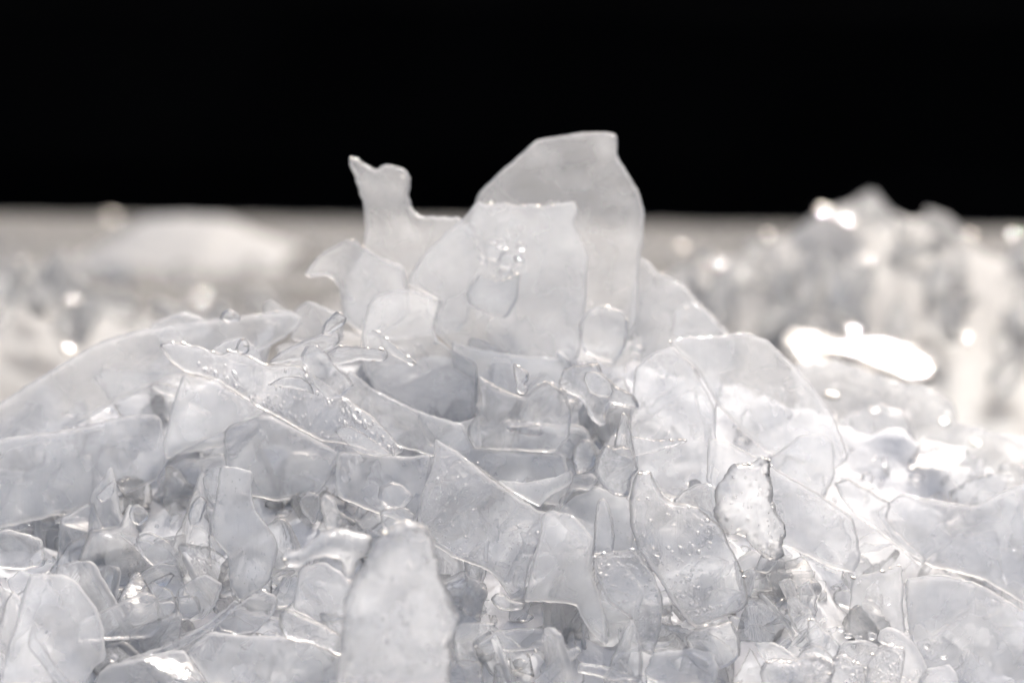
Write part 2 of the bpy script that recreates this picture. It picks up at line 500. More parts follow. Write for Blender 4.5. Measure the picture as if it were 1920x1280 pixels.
def glint_material():  # gloss of the lenses added for glints
    m, nt = mk('glint_gloss'); N = nt.nodes; L = nt.links
    out = N.new('ShaderNodeOutputMaterial'); g = N.new('ShaderNodeBsdfGlossy'); g.inputs['Roughness'].default_value = 0.03
    t = N.new('ShaderNodeBsdfTransparent'); d = N.new('ShaderNodeBsdfTranslucent'); d.inputs[0].default_value = (0.95, 0.95, 0.96, 1)
    tc = N.new('ShaderNodeTexCoord'); nz = N.new('ShaderNodeTexNoise'); nz.inputs['Scale'].default_value = 1.5
    L.new(tc.outputs['Object'], nz.inputs['Vector'])
    mr = N.new('ShaderNodeMapRange'); mr.inputs['To Min'].default_value = 0.1; mr.inputs['To Max'].default_value = 0.4
    L.new(nz.outputs['Fac'], mr.inputs['Value'])
    a = N.new('ShaderNodeMixShader'); L.new(mr.outputs[0], a.inputs[0])
    L.new(t.outputs[0], a.inputs[1]); L.new(d.outputs[0], a.inputs[2])
    f = N.new('ShaderNodeFresnel'); f.inputs['IOR'].default_value = 1.31
    b = N.new('ShaderNodeMixShader'); L.new(f.outputs[0], b.inputs[0]); L.new(a.outputs[0], b.inputs[1]); L.new(g.outputs[0], b.inputs[2])
    L.new(b.outputs[0], out.inputs[0])
    return m


M['crystal'] = glint_material()


def bubbles(o, count, size, stretch=2.6, angle=0.3, cluster=40.0):
    """Trapped air bubbles just under the face of a plate, clustered and of uneven size."""
    bm = bmesh.new(); bmesh.ops.create_icosphere(bm, subdivisions=1, radius=1)
    base = np.array([v.co[:] for v in bm.verts]); bf = np.array([[v.index for v in f.verts] for f in bm.faces]); bm.free()
    V = np.array([v.co[:] for v in o.data.vertices]); n = np.array([v.normal[:] for v in o.data.vertices])
    F = V[(n[:, 2] > 0.93) & (V[:, 2] > np.percentile(V[:, 2], 45))]
    VV = []; FF = []; k = 0; sd = rng.uniform(0, 99)
    tries = 0
    while len(VV) < count and tries < count * 30:
        tries += 1
        p = F[rng.integers(len(F))].copy()
        if mnoise.noise(Vector((p[0] * cluster, p[1] * cluster, sd))) + rng.uniform(-0.35, 0.35) < 0.08:
            continue
        p[:2] += rng.normal(0, 0.0012, 2)
        r = size * math.exp(rng.normal(0, 0.35)); a = angle + rng.normal(0, 0.15)
        q = base * np.array([r, r * stretch * rng.uniform(0.5, 1.2), r])
        c, s_ = math.cos(a), math.sin(a)
        q = np.column_stack([q[:, 0] * c - q[:, 1] * s_, q[:, 0] * s_ + q[:, 1] * c, q[:, 2]])
        p[2] -= r * 0.85 + abs(rng.normal(0, 0.0004))
        VV.append(q + p); FF.append(bf + k); k += len(base)
    me = bpy.data.meshes.new('air_bubbles'); me.from_pydata(np.vstack(VV).tolist(), [], np.vstack(FF).tolist())
    me.materials.append(M['air']); me.polygons.foreach_set('use_smooth', [True] * len(me.polygons))
    b = obj('air_bubbles', me, o); b['kind'] = 'stuff'
    return o


def lens_mesh():
    bm = bmesh.new(); bmesh.ops.create_icosphere(bm, subdivisions=2, radius=1)
    for v in bm.verts:
        k = 1 + 0.12 * mnoise.noise(v.co * 1.5)
        v.co.x *= k; v.co.y *= k; v.co.z *= 0.06
    me = bpy.data.meshes.new('glint_lens'); bm.to_mesh(me); bm.free(); me.materials.append(M['crystal'])
    me.polygons.foreach_set('use_smooth', [True] * len(me.polygons))
    return me


LENS = lens_mesh()


def sun_facing(p):
    return (to_sun + (CM.translation - p).normalized()).normalized()


def sparkle(label_start, spots, size=0.0013):
    """Small lenses added on the edge of a shard, aimed to throw sun glints."""
    o = next(q for q in COL.objects if q.get('label', '').startswith(label_start))
    d0 = to_px(o.matrix_world.translation)[2]
    n = o.matrix_world.to_3x3() @ Vector((0, 0, 1)); org = o.matrix_world.translation
    for px, py in spots:
        r = ray(px, py); t = (org - CM.translation).dot(n) / r.dot(n)
        p = CM.translation + r * (t - 0.002)
        h = sun_facing(p) + Vector(rng.normal(0, 0.03, 3))
        c = obj('edge_glint', LENS)
        a = size * rng.uniform(0.6, 1.4)
        m = Matrix.Translation(p) @ h.to_track_quat('Z', 'Y').to_matrix().to_4x4() @ Matrix.Scale(a, 4)
        c.parent = o; c.matrix_parent_inverse = o.matrix_world.inverted(); c.matrix_world = m


build_setting()
build_core()
build_bounce_apron()

# ------------------------------------------------------------------ the shards one can tell apart
# --- peak
shard('ice_shard', 'tall pointed milky ice plate standing highest on the heap against the black',
      [(1158, 250), (1157, 295), (1175, 322), (1200, 363), (1209, 400), (1207, 450), (1197, 505), (1200, 600), (1150, 680), (1000, 690),
       (890, 600), (870, 470), (893, 370), (930, 330), (965, 300), (1005, 262), (1060, 253), (1100, 247)],
      'plate', d=1.90, yaw=-8, lean=6, th=0.008, bend=0.05, keep=0.14)
shard('ice_shard', 'milky ice plate with scalloped straight top edge in front of the tallest plate',
      [(862, 415), (895, 378), (920, 384), (945, 380), (970, 386), (995, 383), (1020, 386), (1045, 381), (1077, 378), (1083, 395), (1075, 420), (1090, 450),
       (1102, 480), (1100, 550), (1085, 680), (1000, 700), (900, 690), (850, 655), (818, 625), (813, 590), (828, 563), (790, 545), (765, 532), (770, 512), (800, 470)],
      'plate', d=1.855, yaw=10, lean=8, th=0.006)
shard('ice_shard', 'antler-shaped ice shard with two rounded horns left of the peak',
      [(654, 299), (667, 295), (686, 308), (705, 319), (716, 310), (739, 310), (761, 319), (769, 336), (767, 366), (772, 389), (784, 404),
       (825, 407), (862, 407), (890, 440), (880, 620), (700, 640), (645, 600), (650, 520), (680, 470), (686, 430), (682, 377), (671, 347), (656, 310)],
      'plate', d=1.885, yaw=-12, lean=4, th=0.008, chip=0.0012)
shard('ice_shard', 'curved fin-shaped ice shard pointing left below the antler-shaped one',
      [(570, 514), (589, 488), (615, 467), (652, 449), (667, 451), (682, 464), (710, 480), (760, 500), (770, 590), (700, 640), (645, 600), (637, 546),
       (626, 524), (611, 516), (581, 520)], 'plate', d=1.86, yaw=-18, lean=6, th=0.008)
bubbles(shard('ice_shard', 'broad pale ice plate with wavy right edge below the antler-shaped shard',
      [(690, 575), (701, 557), (727, 546), (761, 541), (790, 547), (825, 561), (820, 590), (812, 614), (820, 636), (845, 655), (896, 680), (893, 770), (870, 795),
       (840, 795), (780, 770), (710, 740), (680, 690), (678, 620)], 'speck', d=1.79, yaw=-8, lean=-2, th=0.006, wave=0.2), 150, 0.00058, 2.4, 0.1)
shard('ice_shard', 'wide milky ice sheet spread below the scalloped plate',
      [(845, 640), (900, 655), (985, 668), (1082, 672), (1090, 700), (1050, 735), (985, 752), (930, 735), (890, 715), (850, 690)], 'plate', d=1.785, yaw=4, lean=2, th=0.005, wave=0.2)
shard('ice_shard', 'smooth milky ice sheet spilling down left of the centre chunk',
      [(655, 690), (700, 730), (780, 768), (850, 795), (900, 780), (905, 840), (830, 860), (740, 835), (670, 790), (640, 740)], 'speck', d=1.715, yaw=-4, lean=2, th=0.005, wave=0.2)
shard('ice_shard', 'v-shaped clear ice shard under the sparkling crystals of the peak',
      [(872, 550), (900, 514), (941, 528), (975, 512), (971, 557), (952, 597), (915, 590), (880, 572)], 'half', d=1.815, yaw=8, lean=12, th=0.009, wave=0.7)
shard('ice_shard', 'small brick-shaped clear ice bar lying on the milky centre of the peak',
      [(879, 636), (890, 633), (945, 655), (943, 670), (930, 672), (876, 650)], 'half', d=1.80, yaw=4, lean=14, th=0.006)
for k, (x, y, s) in enumerate([(925, 470, 26), (952, 488, 24), (977, 463, 13), (972, 488, 15), (948, 508, 17), (905, 486, 15), (940, 458, 12)]):
    a0 = rng.uniform(0, 6)
    poly = [(x + s * rng.uniform(0.6, 1.1) * math.cos(a0 + t), y + s * rng.uniform(0.45, 0.9) * math.sin(a0 + t)) for t in np.linspace(0, 2 * math.pi, 7)[:-1]]
    shard('ice_crystal', 'tiny sparkling clear ice crystal in the knot stuck on the peak', poly, 'half', d=1.815 - 0.004 * k, th=0.009, rounding=0.4,
          wave=1.0, group='sparkling crystals stuck on the peak', cat='ice crystal', chip=0.0015, keep=0.12)
shard('ice_block', 'rounded glassy ice block with bright rim right of the milky peak',
      [(1085, 605), (1100, 582), (1130, 571), (1164, 581), (1177, 597), (1175, 646), (1162, 672), (1149, 680), (1119, 674), (1096, 661), (1087, 635)],
      'half', d=1.80, yaw=10, lean=8, th=0.016, wave=0.6, cat='ice block')
shard('ice_shard', 'sloping ice sheet falling away behind the right foot of the tallest plate',
      [(1195, 480), (1215, 488), (1232, 508), (1285, 535), (1302, 560), (1345, 602), (1380, 640), (1370, 700), (1200, 720), (1180, 600)],
      'plate', d=1.92, yaw=24, lean=14, th=0.007)
shard('ice_shard', 'small arched clear ice flake above the big right plate',
      [(1256, 628), (1262, 590), (1275, 570), (1290, 563), (1322, 578), (1352, 618), (1330, 640), (1280, 645)], 'half', d=1.885, yaw=-10, lean=10, th=0.005)
# --- right upper
shard('ice_shard', 'large smooth pale ice plate with sparkling top edge right of the centre',
      [(1252, 640), (1290, 630), (1330, 632), (1400, 622), (1440, 640), (1475, 672), (1520, 722), (1565, 785), (1592, 860), (1560, 885), (1440, 850), (1400, 815),
       (1347, 760), (1306, 691)], 'plate', d=1.84, yaw=16, lean=16, th=0.007, bend=0.04)
shard('ice_shard', 'rounded grey ice plate tucked beneath the large smooth right plate',
      [(1440, 860), (1470, 838), (1500, 816), (1540, 811), (1562, 828), (1566, 890), (1540, 940), (1450, 920)], 'plate', d=1.78, yaw=6, lean=12, th=0.006)
shard('ice_shard', 'long grey ice plate sloping down right behind the bright bubbly chunk',
      [(1326, 822), (1360, 826), (1446, 872), (1525, 918), (1600, 969), (1610, 1010), (1615, 1047), (1600, 1074), (1562, 1066), (1517, 1044), (1476, 1025),
       (1400, 1010), (1345, 985), (1325, 900)], 'plate', d=1.71, yaw=8, lean=18, th=0.009)
shard('ice_shard', 'crossed clear ice stick leaning right in the bright hollow',
      [(1210, 772), (1232, 745), (1280, 715), (1302, 700), (1312, 712), (1290, 735), (1240, 770), (1222, 785)], 'half', d=1.80, yaw=0, lean=8, th=0.009)
shard('ice_shard', 'rounded clear ice nub at the end of the crossed stick',
      [(1300, 745), (1308, 705), (1325, 693), (1345, 697), (1357, 720), (1345, 760), (1340, 800), (1318, 800)], 'half', d=1.785, yaw=8, lean=6, th=0.012)
shard('ice_shard', 'pale ice panel in the bright hollow behind the horizontal spike',
      [(1190, 690), (1225, 660), (1262, 648), (1300, 690), (1340, 760), (1345, 840), (1330, 920), (1260, 935), (1200, 900), (1180, 800)], 'plate', d=1.80, yaw=-8, lean=14, th=0.006)
# --- middle
shard('ice_block', 'clear horse-head ice block with dark lower lip in the middle of the heap',
      [(1047, 721), (1055, 691), (1077, 684), (1122, 678), (1130, 699), (1156, 722), (1190, 740), (1200, 764), (1185, 767), (1145, 759), (1139, 772), (1137, 796),
       (1126, 800), (1107, 785), (1089, 747), (1068, 738)], 'clear', d=1.69, yaw=6, lean=8, th=0.015, wave=0.6, cat='ice block')
shard('ice_shard', 'oval clear ice lens set in the face of the horse-head block',
      [(1092, 712), (1098, 698), (1115, 694), (1138, 708), (1152, 732), (1145, 746), (1122, 744), (1102, 732)], 'clear', d=1.677, yaw=6, lean=8, th=0.006, wave=0.1)
shard('ice_drop', 'tiny clear ice drop with dark spot standing above the slit chunk',
      [(962, 681), (972, 683), (990, 697), (992, 712), (982, 718), (991, 726), (988, 738), (976, 742), (967, 733), (969, 720), (963, 703)], 'clear', d=1.64, yaw=0, lean=4, th=0.013,
      cat='ice drop', rounding=1.3)
shard('ice_block', 'lumpy half clear ice chunk with a bright slit opening in the centre',
      [(894, 699), (930, 722), (985, 747), (1005, 722), (1030, 713), (1060, 735), (1072, 770), (1068, 822), (1040, 850), (942, 843), (890, 846), (874, 820), (880, 795), (899, 772)],
      'half', d=1.70, yaw=-6, lean=12, th=0.013, wave=0.8, cat='ice block', holes=[[(946, 803), (985, 800), (1010, 794), (1016, 815), (985, 812)]])
shard('ice_spike', 'upright clear ice cone rising from the egg-shaped pieces', [(1164, 780), (1169, 772), (1178, 781), (1186, 822), (1193, 862), (1148, 850), (1153, 819), (1160, 795)],
      'clear', d=1.635, yaw=0, lean=6, th=0.013, cat='ice spike', rounding=1.5)
shard('ice_spike', 'thin clear ice spike pointing right over the bright hollow', [(1180, 815), (1231, 824), (1284, 821), (1289, 828), (1250, 841), (1194, 856), (1175, 850)], 'half', d=1.65, yaw=0, lean=4,
      th=0.009, cat='ice spike', rounding=1.4)
shard('ice_block', 'small grey egg-shaped ice piece left of the larger clear egg', [(1070, 860), (1074, 837), (1092, 822), (1106, 824), (1120, 852), (1113, 878), (1080, 890)], 'clear', d=1.64, lean=6, th=0.015,
      cat='ice block', rounding=1.4)
shard('ice_block', 'large clear egg-shaped ice piece with sparkling lower lip below the upright cone',
      [(1115, 879), (1119, 856), (1134, 830), (1155, 836), (1167, 832), (1184, 838), (1199, 880), (1184, 896), (1179, 931), (1154, 931), (1126, 909)], 'clear', d=1.625, lean=6, th=0.018, wave=0.9,
      cat='ice block', rounding=1.3)
shard('ice_shard', 'small notched clear ice foot beneath the grey egg-shaped piece', [(1072, 890), (1110, 885), (1122, 900), (1105, 920), (1075, 918), (1062, 940), (1050, 960), (1048, 940), (1068, 915)], 'half', d=1.64, th=0.008)
shard('ice_spike', 'finger-shaped upright ice piece between the two bubbly plates', [(1118, 945), (1124, 935), (1132, 933), (1140, 940), (1149, 972), (1153, 1006), (1150, 1040), (1112, 1040), (1114, 991)],
      'half', d=1.585, yaw=0, lean=6, th=0.011, cat='ice spike', rounding=1.5)
shard('ice_shard', 'pale rough ice slab behind the finger-shaped piece', [(1040, 965), (1075, 930), (1120, 912), (1175, 935), (1188, 960), (1185, 1040), (1120, 1050), (1075, 1000)], 'frost', d=1.66, lean=18, th=0.007)
# --- centre front
bubbles(shard('ice_shard', 'big triangular speckled ice plate with dark left edge in sharp focus',
      [(815, 822), (821, 824), (862, 849), (926, 901), (1005, 954), (1030, 962), (1016, 1006), (990, 1062), (984, 1119), (960, 1127), (941, 1096), (922, 1074), (885, 1055), (847, 1044), (814, 1021), (804, 1000),
       (782, 976), (791, 924), (810, 875), (814, 845)], 'speck', d=1.59, yaw=6, lean=14, th=0.006, keep=0.12, wave=0.25), 260, 0.00046, 1.6, 0.9)
shard('ice_shard', 'grey ice plate with a downward spike right of the triangular plate',
      [(1020, 961), (1035, 956), (1076, 965), (1095, 987), (1114, 1014), (1108, 1070), (1125, 1119), (1137, 1165), (1139, 1205), (1134, 1209), (1102, 1179), (1080, 1137), (1060, 1130), (1000, 1128), (982, 1128),
       (990, 1090), (1000, 1050), (1012, 1000)], 'plate', d=1.565, yaw=-8, lean=12, th=0.006)
shard('ice_shard', 'small hook-shaped ice loop at the foot of the triangular plate', [(920, 1122), (930, 1112), (945, 1113), (954, 1121), (970, 1128), (986, 1128), (978, 1142), (960, 1146), (937, 1142), (925, 1134)], 'clear', d=1.555,
      th=0.009, rounding=1.3)
bubbles(shard('ice_shard', 'bottle-shaped bubbly ice plate with bright spots in sharp focus',
      [(1195, 884), (1207, 880), (1221, 884), (1229, 905), (1244, 929), (1262, 942), (1285, 942), (1311, 950), (1330, 969), (1351, 984), (1367, 1021), (1386, 1055), (1399, 1092), (1403, 1126), (1394, 1141),
       (1371, 1152), (1326, 1167), (1304, 1177), (1292, 1169), (1262, 1130), (1225, 1070), (1195, 1025), (1182, 987), (1180, 939), (1187, 905)], 'bubble', d=1.555, yaw=8, lean=10, th=0.010, rounding=1.5, wave=0.3), 150, 0.00065, 1.6, 1.2)
bubbles(shard('ice_block', 'bright white bubbly ice chunk with jagged crown right of the bottle-shaped plate',
      [(1379, 864), (1397, 871), (1412, 867), (1427, 856), (1444, 860), (1440, 886), (1446, 905), (1450, 942), (1469, 980), (1473, 1002), (1465, 1020), (1470, 1035), (1457, 1044), (1435, 1047), (1420, 1036),
       (1390, 993), (1364, 1006), (1350, 984), (1337, 965), (1345, 912), (1367, 886)], 'bright', d=1.60, yaw=20, lean=-12, th=0.014, wave=0.8, chip=0.0016, cat='ice block', keep=0.14), 120, 0.00072, 1.2)
shard('ice_shard', 'half-round grey ice disc between the bottle-shaped plate and bright chunk', [(1262, 940), (1275, 922), (1300, 908), (1326, 904), (1345, 915), (1352, 984), (1330, 985), (1290, 960)], 'half', d=1.62, lean=10, th=0.007)
bubbles(shard('ice_shard', 'grey bubbly ice plate below the finger-shaped piece', [(1112, 1040), (1150, 1032), (1190, 1030), (1225, 1075), (1244, 1126), (1240, 1175), (1225, 1227), (1202, 1220), (1180, 1156), (1140, 1130), (1120, 1085)], 'bubble',
      d=1.56, yaw=-4, lean=14, th=0.006), 120, 0.00058, 2.0, 1.5)
shard('ice_shard', 'clear scoop-shaped ice piece under the bottle-shaped plate', [(1300, 1179), (1340, 1168), (1371, 1160), (1386, 1194), (1388, 1227), (1371, 1246), (1349, 1254), (1322, 1239), (1296, 1224), (1285, 1197)], 'clear', d=1.525,
      th=0.010, wave=0.8)
shard('ice_spike', 'pointed clear ice cone at the bottom below the downward spike', [(1178, 1165), (1184, 1157), (1195, 1175), (1204, 1212), (1206, 1278), (1130, 1278), (1157, 1209), (1170, 1178)], 'half', d=1.52, yaw=0, lean=6, th=0.012,
      cat='ice spike', rounding=1.3)
shard('ice_shard', 'thin grey ice bar crossing the foot of the pointed cone', [(1086, 1240), (1131, 1247), (1202, 1268), (1210, 1282), (1180, 1285), (1120, 1268), (1082, 1260)], 'half', d=1.505, th=0.007)
shard('ice_shard', 'small blocky ice slab with rough left end below the hook', [(892, 1207), (911, 1194), (930, 1181), (997, 1176), (1050, 1178), (1057, 1197), (1042, 1209), (982, 1220), (930, 1221), (912, 1228)], 'half', d=1.53, th=0.008, wave=0.6)
shard('ice_shard', 'tongue-shaped ice flake beside the blurred foreground blade', [(853, 1170), (907, 1165), (932, 1170), (885, 1205), (898, 1237), (888, 1248), (859, 1247), (850, 1210)], 'half', d=1.535, th=0.006)
shard('ice_shard', 'diagonal ice stick at the bottom centre', [(985, 1290), (1050, 1225), (1085, 1208), (1092, 1222), (1060, 1250), (1020, 1290)], 'half', d=1.51, th=0.008)
# --- blurred foreground
bubbles(shard('ice_shard', 'blurred upright ice blade with white bubbles closest to the camera',
      [(625, 1420), (632, 1280), (640, 1190), (650, 1125), (668, 1080), (692, 1036), (728, 992), (762, 973), (797, 984), (809, 1010), (820, 1060), (850, 1140), (862, 1163), (850, 1190), (843, 1280), (850, 1420)], 'blade', d=1.40, yaw=24, lean=-4,
      th=0.011, bend=0.02, wave=0.5, chip=0.0010), 200, 0.00086, 1.4)
shard('ice_shard', 'blurred knobbly ice twig left of the foreground blade', [(526, 1046), (540, 1036), (568, 1028), (600, 1002), (625, 990), (655, 992), (700, 1005), (690, 1035), (668, 1050), (662, 1085), (645, 1080), (640, 1050), (610, 1045),
      (585, 1052), (560, 1067), (538, 1062)], 'bright', d=1.435, yaw=10, lean=-6, th=0.014, rounding=1.5, wave=0.9)
shard('ice_shard', 'blurred stubby ice finger rising above the knobbly twig', [(600, 935), (612, 927), (628, 935), (637, 962), (632, 990), (612, 992), (604, 960)], 'half', d=1.46, yaw=0, lean=0, th=0.010, rounding=1.5)
# --- left upper
shard('ice_shard', 'long curved ice slab with bright arched rim at the left edge',
      [(-60, 800), (0, 756), (56, 719), (112, 685), (169, 650), (202, 636), (262, 619), (319, 608), (375, 602), (420, 597), (487, 589), (544, 582), (570, 600), (525, 640), (420, 690), (345, 700), (300, 715), (187, 770), (94, 825), (0, 850), (-60, 860)],
      'plate', d=1.77, yaw=-6, lean=24, th=0.007, bend=0.02)
shard('ice_shard', 'low ice chip behind the arched rim of the long slab', [(277, 612), (300, 598), (345, 584), (383, 596), (400, 625), (300, 640)], 'plate', d=1.86, th=0.006)
shard('ice_drop', 'clear ice bead sitting on the rim of the long curved slab', [(412, 598), (417, 584), (430, 578), (446, 586), (452, 600), (430, 608)], 'clear', d=1.765, th=0.010, rounding=1.5, cat='ice drop')
shard('ice_shard', 'small rounded chip beyond the right end of the long curved slab', [(492, 600), (495, 568), (508, 560), (524, 572), (545, 585), (530, 612)], 'half', d=1.83, th=0.007)
shard('ice_shard', 'pale wedge chip left of the fin-shaped shard foot', [(545, 640), (550, 585), (575, 562), (610, 575), (640, 590), (645, 640)], 'plate', d=1.83, th=0.008)
bubbles(shard('ice_shard', 'long ice shard full of dark bubbles pointing left in sharp focus',
      [(300, 647), (310, 641), (326, 639), (375, 649), (416, 664), (431, 655), (446, 659), (476, 670), (506, 685), (555, 683), (585, 700), (640, 740), (700, 780), (760, 845), (735, 857), (660, 835), (600, 826), (560, 805), (499, 771), (450, 741), (405, 711), (352, 700), (322, 681),
       (307, 662)], 'bubble', d=1.66, yaw=-6, lean=12, th=0.007, rounding=1.4), 190, 0.00065)
shard('ice_drop', 'clear bead perched on top of the dark-bubbled shard', [(440, 655), (446, 638), (456, 631), (467, 643), (466, 660), (452, 668)], 'clear', d=1.65, th=0.010, rounding=1.5, cat='ice drop')
shard('ice_shard', 'thin clear ice wing behind the bead of the dark-bubbled shard', [(394, 655), (424, 637), (454, 631), (480, 650), (500, 690), (440, 680)], 'half', d=1.70, th=0.004)
shard('ice_shard', 'pale blunt ice panel hanging below the dark-bubbled shard', [(342, 700), (400, 714), (470, 750), (500, 772), (440, 800), (370, 830), (312, 862), (306, 835), (322, 765)], 'plate', d=1.705, yaw=10, lean=10, th=0.006)
shard('ice_shard', 'small clear ice stub with black end left of the broad pale plate', [(602, 628), (606, 610), (613, 598), (632, 582), (644, 586), (650, 598), (646, 610), (632, 616), (620, 628)], 'clear', d=1.655, yaw=0, lean=0, th=0.010,
      rounding=1.3)
shard('ice_shard', 'pointed clear ice sliver lying under the small stub', [(501, 682), (525, 659), (565, 640), (600, 625), (634, 618), (640, 640), (615, 657), (562, 675), (540, 679)], 'clear', d=1.665, th=0.007)
shard('ice_block', 'knobbly clear ice chunk crossing the pointed sliver', [(561, 668), (574, 647), (592, 643), (615, 666), (622, 681), (652, 704), (665, 722), (645, 742), (615, 750), (596, 730), (574, 696)], 'half', d=1.645, th=0.012, wave=0.9,
      cat='ice block')
shard('ice_shard', 'bright-edged clear ice ribbon right of the knobbly chunk', [(612, 662), (637, 647), (675, 648), (722, 654), (728, 668), (716, 678), (675, 674), (634, 686), (619, 682)], 'clear', d=1.65, th=0.007)
shard('ice_shard', 'thin diagonal ice ridge with bright line on the broad pale plate', [(695, 618), (705, 617), (745, 650), (783, 680), (776, 688), (730, 662)], 'clear', d=1.70, th=0.006)
shard('ice_shard', 'leaf-shaped clear ice flake on the dark-bubbled shard', [(503, 722), (525, 706), (562, 705), (580, 716), (590, 740), (575, 732), (540, 727)], 'clear', d=1.635, th=0.006)
shard('ice_shard', 'dark-edged thin ice sliver at the tail of the dark-bubbled shard', [(626, 808), (640, 800), (660, 797), (700, 825), (735, 850), (715, 856), (670, 850)], 'clear', d=1.63, yaw=0, lean=6, th=0.004)
# --- broad soft plates mid left
shard('ice_shard', 'wide pale ice sheet under the long curved slab at left', [(-60, 850), (0, 822), (120, 806), (230, 780), (300, 775), (318, 860), (290, 905), (150, 955), (0, 990), (-60, 990)], 'plate', d=1.735, yaw=4, lean=22, th=0.006)
shard('ice_shard', 'pale irregular ice plate under the tail of the dark-bubbled shard', [(420, 800), (500, 775), (570, 812), (640, 850), (600, 925), (520, 940), (450, 925), (420, 870)], 'plate', d=1.70, lean=18, th=0.006)
shard('ice_shard', 'broad smooth ice plate left of the triangular speckled plate', [(630, 845), (700, 850), (770, 855), (810, 850), (800, 910), (780, 985), (700, 960), (630, 930)], 'plate', d=1.66, lean=16, th=0.006)
shard('ice_shard', 'broad milky ice plate behind the slope of the triangular plate', [(780, 770), (870, 795), (890, 840), (1000, 850), (1060, 850), (1070, 910), (1050, 950), (960, 925), (860, 850), (800, 830)], 'plate', d=1.69, lean=16, th=0.006)
shard('ice_shard', 'wavy pale ice ledge above the sloping edge of the triangular plate', [(930, 900), (985, 905), (1040, 895), (1072, 880), (1075, 905), (1030, 930), (1010, 952), (965, 925)], 'frost', d=1.635, lean=20, th=0.007)
shard('ice_shard', 'swirled small ice knob left of the triangular plate', [(709, 935), (711, 912), (735, 901), (757, 910), (776, 931), (757, 952), (724, 956)], 'half', d=1.62, th=0.010, wave=0.9)
shard('ice_shard', 'narrow ice lobe under the swirled knob', [(712, 955), (760, 950), (782, 965), (770, 990), (735, 1000), (715, 985)], 'half', d=1.60, th=0.008)
# --- lower left
shard('ice_shard', 'tall frosted ice plate with narrow neck in the left middle',
      [(416, 871), (469, 881), (475, 892), (472, 927), (480, 957), (514, 1002), (522, 1030), (505, 1092), (450, 1128), (431, 1100), (427, 1040), (401, 1010), (396, 980), (405, 939), (411, 886)], 'frost', d=1.60, yaw=-4, lean=12, th=0.006, wave=0.2)
shard('ice_shard', 'small clear ice tab behind the neck of the tall frosted plate', [(379, 896), (395, 882), (414, 872), (412, 912), (404, 945), (385, 920)], 'half', d=1.62, th=0.006)
shard('ice_crystal', 'small dark-tipped clear ice crystal left of the tall frosted plate', [(375, 927), (390, 940), (384, 960), (375, 978), (358, 990), (350, 967), (362, 940)], 'clear', d=1.60, th=0.011, wave=0.9, cat='ice crystal')
shard('ice_shard', 'leaf-like oval ice lens with dark right edge at left', [(255, 1010), (270, 1000), (285, 996), (319, 1016), (338, 1046), (315, 1052), (285, 1062), (262, 1038)], 'half', d=1.585, th=0.007)
shard('ice_shard', 'six-sided ice plate with a dark speck below the frosted plate', [(334, 1104), (364, 1081), (390, 1076), (420, 1096), (397, 1145), (379, 1162), (337, 1162), (330, 1122)], 'half', d=1.555, th=0.006)
shard('ice_shard', 'narrow ice wedge left of the six-sided plate', [(279, 1088), (322, 1106), (334, 1137), (330, 1165), (300, 1165), (290, 1119)], 'half', d=1.56, th=0.006)
shard('ice_block', 'long box-like ice block with rounded left end at lower left', [(139, 1188), (146, 1167), (180, 1149), (270, 1107), (295, 1115), (303, 1175), (285, 1195), (210, 1201), (150, 1206)], 'half', d=1.53, th=0.012, cat='ice block')
shard('ice_shard', 'pointed oval ice slice right of the six-sided plate', [(405, 1168), (450, 1128), (495, 1104), (521, 1118), (517, 1146), (480, 1184), (446, 1190), (416, 1181)], 'half', d=1.54, th=0.008)
shard('ice_shard', 'big smooth ice slab at the bottom left of the foreground blade',
      [(349, 1222), (394, 1180), (446, 1190), (521, 1191), (581, 1198), (640, 1233), (660, 1320), (420, 1330), (364, 1240)], 'plate', d=1.50, yaw=4, lean=16, th=0.007)
shard('ice_shard', 'ribbed glassy ice rod with a bright streak beside the foreground blade', [(521, 1172), (525, 1149), (536, 1139), (581, 1158), (615, 1173), (660, 1200), (655, 1235), (630, 1229), (585, 1207), (536, 1198)], 'clear', d=1.485, th=0.012, wave=0.9,
      rounding=1.3)
shard('ice_shard', 'smooth grey ice panel above the ribbed rod', [(562, 1062), (607, 1052), (645, 1075), (668, 1119), (650, 1165), (600, 1170), (547, 1140)], 'plate', d=1.54, th=0.006)
shard('ice_shard', 'long thin curved ice edge above the big smooth slab', [(222, 1238), (319, 1206), (390, 1165), (445, 1122), (455, 1130), (400, 1178), (330, 1220), (230, 1248)], 'half', d=1.52, th=0.007)
shard('ice_shard', 'grey flat ice sheet at the very bottom left of the big smooth slab', [(190, 1250), (260, 1232), (345, 1215), (365, 1245), (420, 1330), (150, 1330)], 'plate', d=1.495, lean=20, th=0.006)
shard('ice_shard', 'large arched ice plate with dark left rim in the lower left corner',
      [(56, 1077), (86, 1074), (116, 1076), (139, 1085), (165, 1115), (184, 1145), (195, 1182), (199, 1231), (172, 1257), (140, 1330), (-10, 1330), (11, 1224), (30, 1167), (45, 1107)], 'plate', d=1.49, yaw=-6, lean=10, th=0.006, wave=0.2)
shard('ice_shard', 'curved dark-edged sliver in front of the arched corner plate', [(62, 1162), (69, 1197), (94, 1231), (140, 1290), (116, 1300), (75, 1240), (50, 1212)], 'clear', d=1.47, yaw=0, lean=8, th=0.006)
shard('ice_crystal', 'tiny cap-shaped ice bit beside the arched corner plate', [(199, 1234), (213, 1223), (226, 1232), (212, 1242)], 'clear', d=1.485, th=0.008, cat='ice crystal')
shard('ice_shard', 'small glinting ice tip on the wide pale sheet at left', [(180, 930), (200, 910), (217, 896), (213, 927), (190, 944)], 'half', d=1.66, th=0.006)
